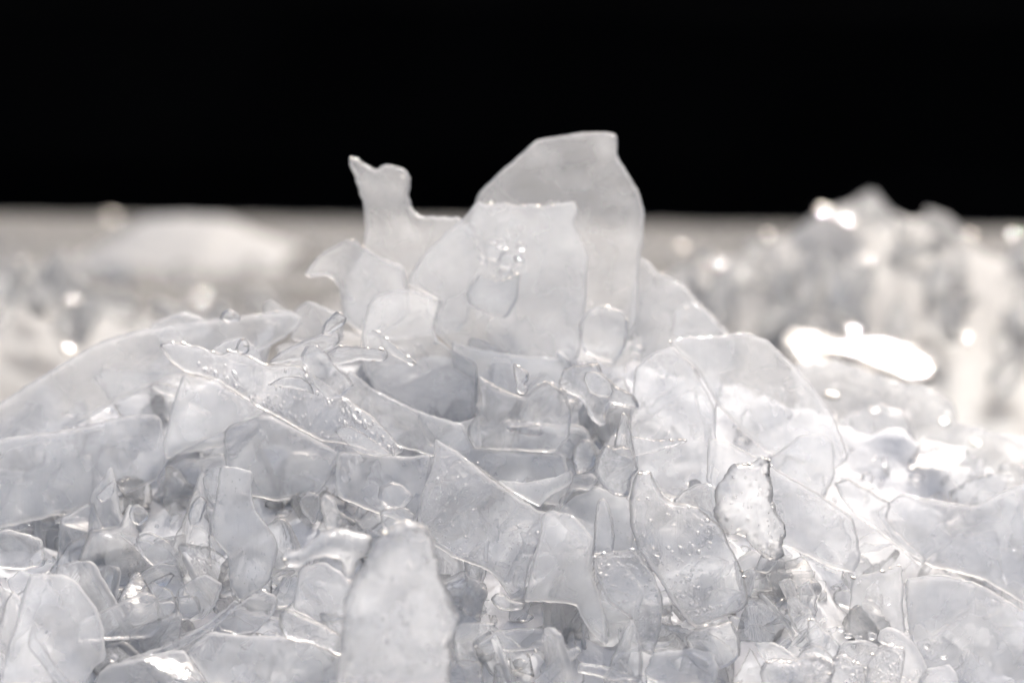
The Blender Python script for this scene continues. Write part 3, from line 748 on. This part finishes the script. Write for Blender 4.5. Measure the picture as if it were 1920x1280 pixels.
shard('ice_shard', 'small rounded ice chip below the glinting tip', [(242, 968), (246, 950), (259, 943), (283, 965), (262, 986), (246, 978)], 'half', d=1.63, th=0.007)
shard('ice_shard', 'faint clear ice hoop left of the stubby blurred finger', [(559, 937), (577, 920), (600, 926), (602, 952), (590, 985), (566, 960)], 'clear', d=1.60, th=0.007)
shard('ice_shard', 'pale small plate rising from the left margin', [(-30, 1010), (10, 990), (50, 1000), (80, 1010), (85, 1060), (40, 1070), (-30, 1060)], 'half', d=1.60, th=0.008)
# --- lower right
shard('ice_shard', 'nearly square blurred ice plate with glowing top edge at right', [(1596, 1081), (1637, 1073), (1690, 1056), (1695, 1100), (1693, 1137), (1700, 1185), (1640, 1215), (1590, 1190)], 'plate', d=1.64, yaw=6, lean=6, th=0.007)
shard('ice_shard', 'large dark grey ice plane filling the lower right edge', [(1695, 1085), (1760, 1075), (1830, 1090), (1920, 1145), (1990, 1180), (1990, 1330), (1740, 1330), (1705, 1200)], 'plate', d=1.60, yaw=-8, lean=22, th=0.008)
shard('ice_shard', 'blurred grey ice sheet at the right edge above the large dark plane', [(1640, 960), (1690, 925), (1740, 935), (1830, 950), (1870, 925), (1990, 880), (1990, 1170), (1920, 1130), (1840, 1085), (1740, 1060), (1680, 1020)], 'plate', d=1.76, yaw=-6, lean=22, th=0.009)
shard('ice_shard', 'blurred blunt ice chunk above the square plate', [(1564, 905), (1590, 896), (1640, 925), (1672, 940), (1662, 975), (1740, 1050), (1725, 1062), (1640, 990), (1600, 965), (1575, 930)], 'half', d=1.74, th=0.012)
shard('ice_spike', 'leaning ice thorn above the sparkling bottom right cluster', [(1513, 1163), (1519, 1157), (1527, 1159), (1544, 1179), (1576, 1206), (1568, 1240), (1520, 1225), (1514, 1190)], 'half', d=1.565, th=0.008, cat='ice spike')
bubbles(shard('ice_block', 'bubbly glassy ice lump with bright streak at the bottom right cluster', [(1424, 1257), (1432, 1240), (1445, 1234), (1487, 1235), (1532, 1231), (1559, 1243), (1564, 1263), (1550, 1295), (1480, 1310), (1440, 1290)], 'bubble', d=1.51, yaw=12, lean=30, th=0.014, wave=0.7,
      cat='ice block'), 90, 0.00065, 1.5)
shard('ice_shard', 'half-moon clear ice flake rising behind the bubbly glassy lump', [(1488, 1238), (1506, 1216), (1525, 1209), (1540, 1208), (1562, 1231), (1568, 1262), (1500, 1262)], 'clear', d=1.53, th=0.006)
bubbles(shard('ice_shard', 'tall round-topped bubbly ice tooth in the bottom right cluster', [(1622, 1290), (1626, 1242), (1637, 1224), (1664, 1206), (1690, 1210), (1698, 1221), (1692, 1257), (1684, 1300), (1650, 1310)], 'bubble', d=1.51, yaw=-10, lean=10, th=0.011), 90, 0.00065, 1.5)
bubbles(shard('ice_shard', 'low bubbly ice piece between the lump and the round-topped tooth', [(1556, 1245), (1565, 1228), (1585, 1225), (1605, 1236), (1622, 1248), (1626, 1295), (1555, 1300)], 'bubble', d=1.52, th=0.010), 60, 0.00065, 1.5)
shard('ice_shard', 'pale speckled ice plate behind the round-topped tooth', [(1570, 1215), (1585, 1200), (1620, 1198), (1645, 1205), (1660, 1240), (1630, 1255), (1590, 1245)], 'speck', d=1.555, th=0.007)
shard('ice_shard', 'pale slanted ice plate right of the round-topped tooth', [(1645, 1200), (1650, 1180), (1665, 1173), (1690, 1182), (1722, 1212), (1742, 1262), (1715, 1300), (1680, 1290), (1690, 1230)], 'plate', d=1.55, th=0.008)
shard('ice_shard', 'flat bright-edged ice flake at the bottom right', [(1724, 1270), (1738, 1253), (1780, 1244), (1796, 1262), (1800, 1310), (1720, 1310)], 'plate', d=1.54, th=0.007)
shard('ice_spike', 'small blurred ice thorn near the bottom right corner', [(1800, 1265), (1808, 1238), (1818, 1215), (1828, 1228), (1850, 1262), (1868, 1290), (1820, 1290)], 'half', d=1.62, th=0.008, cat='ice spike')
for k, (x, y, s) in enumerate([(1590, 1190, 12), (1612, 1196, 10), (1635, 1190, 13), (1600, 1212, 9), (1650, 1215, 9), (1575, 1178, 9), (1735, 1210, 9), (1770, 1230, 8)]):
    a0 = rng.uniform(0, 6)
    poly = [(x + s * rng.uniform(0.6, 1.2) * math.cos(a0 + t), y + s * rng.uniform(0.5, 1.0) * math.sin(a0 + t)) for t in np.linspace(0, 2 * math.pi, 7)[:-1]]
    shard('ice_crystal', 'tiny glittering ice crystal on the bottom right cluster', poly, 'clear', d=1.56 - 0.003 * k, th=0.010,
          wave=1.0, group='glittering crystals on the bottom right cluster', cat='ice crystal', chip=0.0015, keep=0.12)

# lenses added along the edges to make the sun glints
SPARK = {
    'tall pointed': [(1101, 252), (1152, 257)],
    'milky ice plate with scalloped': [(921, 381), (951, 383), (982, 385), (1010, 386), (1037, 384), (1072, 381)],
    'antler-shaped': [(667, 299), (660, 297), (735, 312), (755, 332), (772, 391), (783, 406), (800, 409)],
    'curved fin-shaped': [(681, 462), (660, 450), (627, 523), (657, 523)],
    'rounded glassy': [(1130, 574), (1140, 574), (1175, 598)],
    'sloping ice sheet': [(1240, 512), (1270, 530), (1287, 540), (1313, 573), (1335, 595)],
    'small arched clear': [(1287, 578), (1278, 608), (1284, 600)],
    'large smooth pale': [(1257, 640), (1275, 635), (1295, 632), (1315, 632), (1335, 632), (1360, 629), (1385, 626), (1405, 626), (1425, 634)],
    'bright white bubbly': [(1395, 870), (1405, 869), (1440, 862), (1430, 858), (1437, 888), (1435, 1043)],
    'bottle-shaped': [(1200, 887), (1215, 885), (1197, 937), (1225, 1027), (1390, 1070), (1375, 1150), (1395, 1080)],
    'long ice shard full': [(470, 669), (345, 643), (400, 659), (500, 683), (430, 657)],
    'clear bead perched': [(456, 636), (460, 648)],
    'clear ice bead': [(430, 582), (437, 590)],
    'long curved ice slab': [(487, 590), (500, 588), (520, 585), (380, 603), (400, 600)],
    'blurred upright': [(745, 978), (765, 978), (722, 998), (790, 988), (735, 990)],
    'blurred knobbly': [(535, 1048), (640, 1000), (650, 996), (630, 1046), (655, 1070)],
    'leaning ice thorn': [(1517, 1161), (1523, 1160)],
    'bubbly glassy': [(1466, 1240), (1440, 1240), (1480, 1240), (1555, 1262)],
    'tall round-topped': [(1637, 1226), (1664, 1209), (1690, 1214)],
    'tiny clear ice drop': [(972, 686), (976, 738)],
    'upright clear': [(1169, 776), (1155, 816)],
    'thin clear ice spike': [(1240, 826), (1260, 825), (1275, 824), (1284, 825)],
    'lumpy half clear': [(1010, 722), (1022, 716), (1035, 718), (1050, 730)],
    'nearly square': [(1600, 1082), (1637, 1076), (1655, 1070), (1670, 1065), (1686, 1060)],
    'bright-edged clear': [(640, 649), (660, 650), (690, 652), (715, 654), (655, 678), (700, 676)],
    'thin diagonal': [(710, 622), (725, 634), (745, 652), (765, 668), (777, 679)],
    'tiny sparkling clear': [(920, 458), (935, 452), (948, 466), (975, 457), (980, 470), (955, 492), (972, 486), (945, 505), (960, 508), (905, 480), (915, 488)],
    'v-shaped': [(925, 520), (955, 521), (970, 514), (945, 525)],
    'pointed oval': [(495, 1106)],
    'grey bubbly ice plate': [(1184, 1158)],
}
for k_, v_ in SPARK.items():
    sparkle(k_, v_)

# ------------------------------------------------------------------ loose fragments filling the slope
POOL = []


def pool():
    kinds = [('half', 0.005), ('clear', 0.006), ('plate', 0.005), ('half', 0.004), ('half', 0.008), ('speck', 0.005)]
    for k in range(24):
        n = random.randint(5, 9); el = random.choice([0.9, 0.7, 0.5, 0.3])
        a = sorted(random.uniform(0, 2 * math.pi) for _ in range(n))
        a = [2 * math.pi * (i + random.uniform(-0.3, 0.3)) / n for i in range(n)]
        poly = [(0.023 * random.uniform(0.38, 1.3) * math.cos(t), 0.023 * el * random.uniform(0.38, 1.3) * math.sin(t)) for t in a]
        mat, th = kinds[k % len(kinds)]
        POOL.append(plate_mesh('ice_fragment', poly, th * random.uniform(0.5, 0.95), mat, step=0.0016, seed=200 + k, wave=0.7, chip=0.0009, keep=0.06, rounding=0.6,
                               bend=random.uniform(-0.1, 0.1)))


pool()
ZONES = [
    (lambda x, y: x < 660 and y > 940, 'small clear ice fragment in the crushed slope at lower left', 'fragments of the lower left slope'),
    (lambda x, y: x < 660, 'small pale ice fragment among the plates at upper left', 'fragments among the upper left plates'),
    (lambda x, y: x > 1420 and y > 900, 'small grey ice fragment between the blurred plates at lower right', 'fragments of the lower right slope'),
    (lambda x, y: x > 1180 and y <= 1000, 'small bright ice fragment around the big smooth right plate', 'fragments around the right plates'),
    (lambda x, y: y > 1000, 'small grey ice fragment below the triangular plate and bottle-shaped plate', 'fragments below the central plates'),
    (lambda x, y: True, 'small milky ice fragment around the foot of the peak', 'fragments around the peak foot'),
]
placed = 0
tries = 0
POLYS = [(chaikin(p, 1), d) for p, d in TRACED]
CENT = [p.mean(0) for p, d in TRACED]
USED = set()
while placed < 270 and tries < 4000:
    tries += 1
    px = random.uniform(-40, 1960); py = random.uniform(540, 1300)
    if py < crest(px) + 5 or (px > 1220 and py < 1010 and random.random() < 0.7):
        continue
    d = depth_at(px, py) + random.uniform(-0.01, 0.02)
    s = random.choice([0.6, 0.8, 1.0, 1.2, 1.5, 1.9])
    if px > 1150:
        s = random.choice([0.4, 0.5, 0.6, 0.8, 1.0])
    e = 48 * s
    probe = np.array([[px, py], [px - e, py], [px + e, py], [px, py - e], [px, py + e], [px - e * .7, py - e * .7], [px + e * .7, py - e * .7]])
    covered = [pd for p, pd in POLYS if inside(probe, p).any()]
    if covered:
        if random.random() < 0.55:
            continue
        d = max(d, max(covered) + 0.012 + 0.01 * s)
    o = obj('ice_fragment', POOL[random.randrange(len(POOL))])
    p = at(px, py, d)
    p.z += 0.004 * s
    o.location = p
    o.rotation_euler = (random.gauss(math.radians(75), 0.5), random.gauss(0, 0.5), random.uniform(-1.2, 1.2))
    if random.random() < 0.5:
        o.rotation_euler.rotate_axis('Z', random.uniform(0, 6.28))
    o.scale = (s, s, s)
    size_ = 'tiny' if s < 0.65 else 'small' if s < 1.1 else 'flat'
    look_ = {'half_clear_ice': 'half clear', 'clear_ice': 'clear', 'milky_plate_ice': 'milky', 'specked_ice': 'speckled'}[o.data.materials[0].name]
    near_ = sorted((abs(px - c[0]) + abs(py - c[1]), k) for k, c in enumerate(CENT))[:5]
    lab_ = None
    for _, k in near_:
        c = CENT[k]
        side_ = ('left of' if px < c[0] else 'right of') if abs(px - c[0]) > abs(py - c[1]) else ('above' if py < c[1] else 'below')
        lab_ = f'{size_} {look_} ice fragment just {side_} the {REFS[k]}'
        if lab_ not in USED:
            break
    USED.add(lab_)
    tag(o, lab_, 'ice fragment', next(g for f, _, g in ZONES if f(px, py)))
    placed += 1


# ------------------------------------------------------------------ crushed ice bits: nobody could count them
def crushed(name, label, spots, mat, smin, smax):
    bm = bmesh.new(); bmesh.ops.create_icosphere(bm, subdivisions=1, radius=1)
    base = np.array([v.co[:] for v in bm.verts]); bf = np.array([[v.index for v in f.verts] for f in bm.faces]); bm.free()
    VV = []; FF = []; o = 0
    for p in spots:
        s = math.exp(rng.uniform(math.log(smin), math.log(smax)))
        sc = np.array([1.0, rng.uniform(0.3, 0.9), rng.uniform(0.12, 0.5)]) * s
        q = base * (1 + rng.uniform(-0.28, 0.28, (len(base), 1))) * sc
        R = np.array(Matrix.Rotation(rng.uniform(0, 6.28), 3, Vector(rng.normal(size=3)).normalized()))
        VV.append(q @ R.T + np.array(p)); FF.append(bf + o); o += len(base)
    me = bpy.data.meshes.new(name); me.from_pydata(np.vstack(VV).tolist(), [], np.vstack(FF).tolist())
    me.materials.append(M[mat]); me.polygons.foreach_set('use_smooth', [True] * len(me.polygons))
    return tag(obj(name, me), label, kind='stuff')


spots = []
while len(spots) < 3600:
    x, y = rng.uniform(-0.5, 0.5), rng.uniform(1.3, 2.2)
    spots.append((x, y, heap_z(x, y - 0.008) - 0.002 + rng.uniform(-0.004, 0.006)))
crushed('crushed_ice', 'crushed ice bits covering the slope between the shards', spots, 'half', 0.0015, 0.006)

def broken_plates(name, label, count):
    src = []
    for k in range(10):
        n = random.randint(4, 7); el = random.choice([0.8, 0.5, 0.35])
        poly = [(0.02 * random.uniform(0.5, 1.3) * math.cos(2 * math.pi * (i + random.uniform(-.3, .3)) / n),
                 0.02 * el * random.uniform(0.5, 1.3) * math.sin(2 * math.pi * (i + random.uniform(-.3, .3)) / n)) for i in range(n)]
        me = plate_mesh('source', poly, random.uniform(0.003, 0.007), 'half', step=0.0026, seed=400 + k, wave=0.8, chip=0.0010, keep=0.06, rounding=0.6)
        v = np.array([q.co[:] for q in me.vertices]); f = np.array([p.vertices[:] for p in me.polygons]); bpy.data.meshes.remove(me)
        src.append((v, f))
    VV = []; FF = []; o = 0
    for k in range(count):
        px = rng.uniform(-60, 1980); py = rng.uniform(560, 1310)
        if py < crest(px) + 10:
            continue
        d = depth_at(px, py) + rng.uniform(0.0, 0.03)
        v, f = src[k % 10]
        R = (Matrix.Rotation(rng.uniform(-1.3, 1.3), 3, 'Z') @ Matrix.Rotation(rng.normal(1.2, 0.5), 3, 'X') @ Matrix.Rotation(rng.uniform(0, 6.28), 3, 'Z'))
        VV.append((v * rng.uniform(0.5, 1.7)) @ np.array(R).T + np.array(at(px, py, d))); FF.append(f + o); o += len(v)
    me = bpy.data.meshes.new(name); me.from_pydata(np.vstack(VV).tolist(), [], np.vstack(FF).tolist())
    me.materials.append(M['half']); me.polygons.foreach_set('use_smooth', [True] * len(me.polygons))
    return tag(obj(name, me), label, kind='stuff')


broken_plates('broken_ice', 'broken ice plates packed deep between the shards of the slope', 240)

# ------------------------------------------------------------------ blurred ice behind the heap
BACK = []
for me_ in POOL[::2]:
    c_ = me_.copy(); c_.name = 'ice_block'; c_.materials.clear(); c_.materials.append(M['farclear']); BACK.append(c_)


def back_piece(px, py, d, s, label, group, mat='plate', rot=None, name='ice_block', cat='ice block', zoff=0.0):
    o = obj(name, BACK[random.randrange(len(BACK))])
    o.location = at(px, py, d)
    o.rotation_euler = rot or (random.uniform(0, 3), random.uniform(0, 3), random.uniform(0, 3))
    o.scale = (s, s, s * 2.2)
    tag(o, label, cat, group)
    return o


def back_mound(name, label, prof, d0, depth, seed):
    """A lumpy ridge of ice far behind: crest profile over the ground, falling off to both sides."""
    pxs = [p[0] for p in prof]; pys = [p[1] for p in prof]
    nx, ny = 120, 40; verts = []; faces = []
    x0 = at(pxs[0], 400, d0).x; x1 = at(pxs[-1], 400, d0).x
    for j in range(ny):
        v = j / (ny - 1) * 2 - 1
        for i in range(nx):
            x = x0 + (x1 - x0) * i / (nx - 1); y = d0 + v * depth
            px = PW / 2 + FPX * x / d0
            zt = at(px, float(np.interp(px, pxs, pys)), d0).z
            f = (1 - abs(v) ** 1.3)
            q = Vector((x * 9, y * 9, seed))
            lump = 0.6 * mnoise.noise(q) + 0.5 * mnoise.noise(q * 2.3) + 0.3 * mnoise.noise(q * 5)
            verts.append((x, y, zt * f * (1 + 0.08 * lump) - 0.02))
    for j in range(ny - 1):
        for i in range(nx - 1):
            a = j * nx + i; faces.append((a, a + 1, a + nx + 1, a + nx))
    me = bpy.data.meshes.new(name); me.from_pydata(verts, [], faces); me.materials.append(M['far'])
    me.polygons.foreach_set('use_smooth', [True] * len(me.polygons))
    return tag(obj(name, me), label, kind='stuff')


RIGHT = [(1080, 700), (1200, 520), (1300, 480), (1420, 450), (1480, 430), (1510, 392), (1540, 365), (1570, 352), (1610, 354), (1650, 364), (1700, 378), (1740, 395), (1780, 415), (1840, 445), (1900, 470), (2100, 540), (2300, 700)]
back_mound('ice_ridge', 'blurred ridge of crushed ice in the right background', RIGHT, 4.6, 1.3, 3.0)
LEFT = [(180, 460), (230, 430), (270, 404), (330, 396), (420, 399), (470, 425), (560, 460)]
back_mound('ice_ridge', 'small blurred pale ice mound on the horizon at left', LEFT, 14, 1.6, 8.0)
NEARLEFT = [(-400, 640), (-100, 540), (0, 520), (80, 515), (160, 560), (260, 600), (420, 650), (600, 700)]
back_mound('ice_ridge', 'blurred low bank of ice at the left margin behind the long curved slab', NEARLEFT, 4.0, 1.2, 5.0)
for k in range(22):
    px = random.uniform(-20, 420); top = float(np.interp(px, [p[0] for p in NEARLEFT], [p[1] for p in NEARLEFT]))
    back_piece(px, top + random.uniform(-15, 60), 3.9 - random.uniform(0, 0.5), random.uniform(1.0, 2.6), 'blurred pale ice block on the low bank at the left margin', 'blocks on the left bank')
for k in range(44):
    px = random.uniform(1220, 1950)
    top = np.interp(px, [p[0] for p in RIGHT], [p[1] for p in RIGHT])
    f = random.random() ** 1.5
    py = top + 34 + f * 210
    if 1490 < px < 1640 and f < 0.35:
        py += 45
    lab, grp = (('blurred white ice block on the knoll of the right background ridge', 'blocks on the knoll of the right ridge') if 1480 < px < 1800 and f < 0.4 else
                ('blurred white ice block on the slope of the right background ridge', 'blocks on the slope of the right ridge'))
    back_piece(px, py, 4.5 - 1.0 * f, random.uniform(1.0, 2.6), lab, grp)
# scattered blocks on the ground
n_back = 0
while n_back < 54:
    y = random.uniform(3.2, 14); x = random.uniform(-0.22, 0.22) * y
    px, py, dd_ = to_px(Vector((x, y, 0.03)))
    if 600 < px < 1230 or not -60 < px < 1980:
        continue
    s = random.uniform(1.2, 3.0) * (y / 5) ** 0.5
    far_ = 'near the horizon' if py < 450 else 'on the middle ground'
    side_ = 'behind the long curved slab' if px < 600 else 'right of the peak'
    back_piece(px, py, dd_, s, f'blurred pale ice block {far_} {side_}', f'scattered blocks {far_} {side_}')
    n_back += 1
spots = []
for k in range(2200):
    y = rng.uniform(2.6, 22); x = rng.uniform(-0.25, 0.25) * y
    spots.append((x, y, rng.uniform(0.0, 0.03)))
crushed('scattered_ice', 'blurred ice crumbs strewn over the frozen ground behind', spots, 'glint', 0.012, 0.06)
# glaring slab behind the right shoulder, tilted to mirror the sun
shard('ice_slab', 'glaring overexposed ice slab behind the right shoulder of the heap',
      [(1458, 640), (1475, 620), (1530, 622), (1580, 640), (1650, 632), (1720, 655), (1760, 690), (1745, 725), (1690, 722), (1640, 700), (1580, 672), (1540, 680), (1520, 705), (1490, 680)], 'glint', d=2.35, normal=to_sun + Vector((-0.12, -0.99, 0.06)), th=0.008, wave=0.02, cat='ice slab', step=0.003)
shard('ice_shard', 'blurred lumpy ice shoulder sloping down right under the glaring slab',
      [(1480, 690), (1560, 680), (1640, 705), (1740, 730), (1790, 760), (1800, 800), (1920, 830), (1990, 860), (1990, 980), (1700, 960), (1560, 900), (1500, 760)], 'frost', d=2.1, yaw=-6, lean=34, th=0.03, wave=0.6)

# ------------------------------------------------------------------ flakes added behind the heap, aimed to make sun glints
GLINT_SPOTS = [(210, 408, 0), (505, 487, 0), (545, 480, 0), (375, 560, 0), (1280, 465, 4.3), (1320, 497, 4.2), (1350, 497, 4.2), (1440, 440, 4.4), (1545, 392, 3.9), (1560, 400, 3.9), (1578, 408, 3.9), (1596, 416, 3.9),
          (1700, 610, 3.6), (1815, 632, 3.6), (1820, 440, 4.4), (1900, 440, 4.5), (1895, 910, 2.2), (1650, 935, 1.95), (1830, 830, 2.1), (1770, 790, 2.1), (1640, 770, 2.05), (1560, 740, 2.05), (1600, 620, 3.4), (130, 655, 3.0), (150, 560, 3.6)]
for k, (px, py, d) in enumerate(GLINT_SPOTS):
    if d == 0:
        r = ray(px, py); d = (0.025 - CAM_Z) / r.z
    p = at(px, py, d)
    h = sun_facing(p) + Vector(rng.normal(0, 0.02, 3))
    o = obj('glint_flake', LENS); o.location = p
    sc_ = d / 4.3 * rng.uniform(0.007, 0.014)
    o.rotation_euler = h.to_track_quat('Z', 'Y').to_euler(); o.scale = (sc_, sc_, sc_)
    where = ('on the ground behind the left slope' if px < 700 else 'on the right background ridge' if d > 3 else 'on the blurred right shoulder')
    tag(o, f'out-of-focus ice flake added as a sun glint {where}', 'ice flake', f'flakes added as glints {where}')
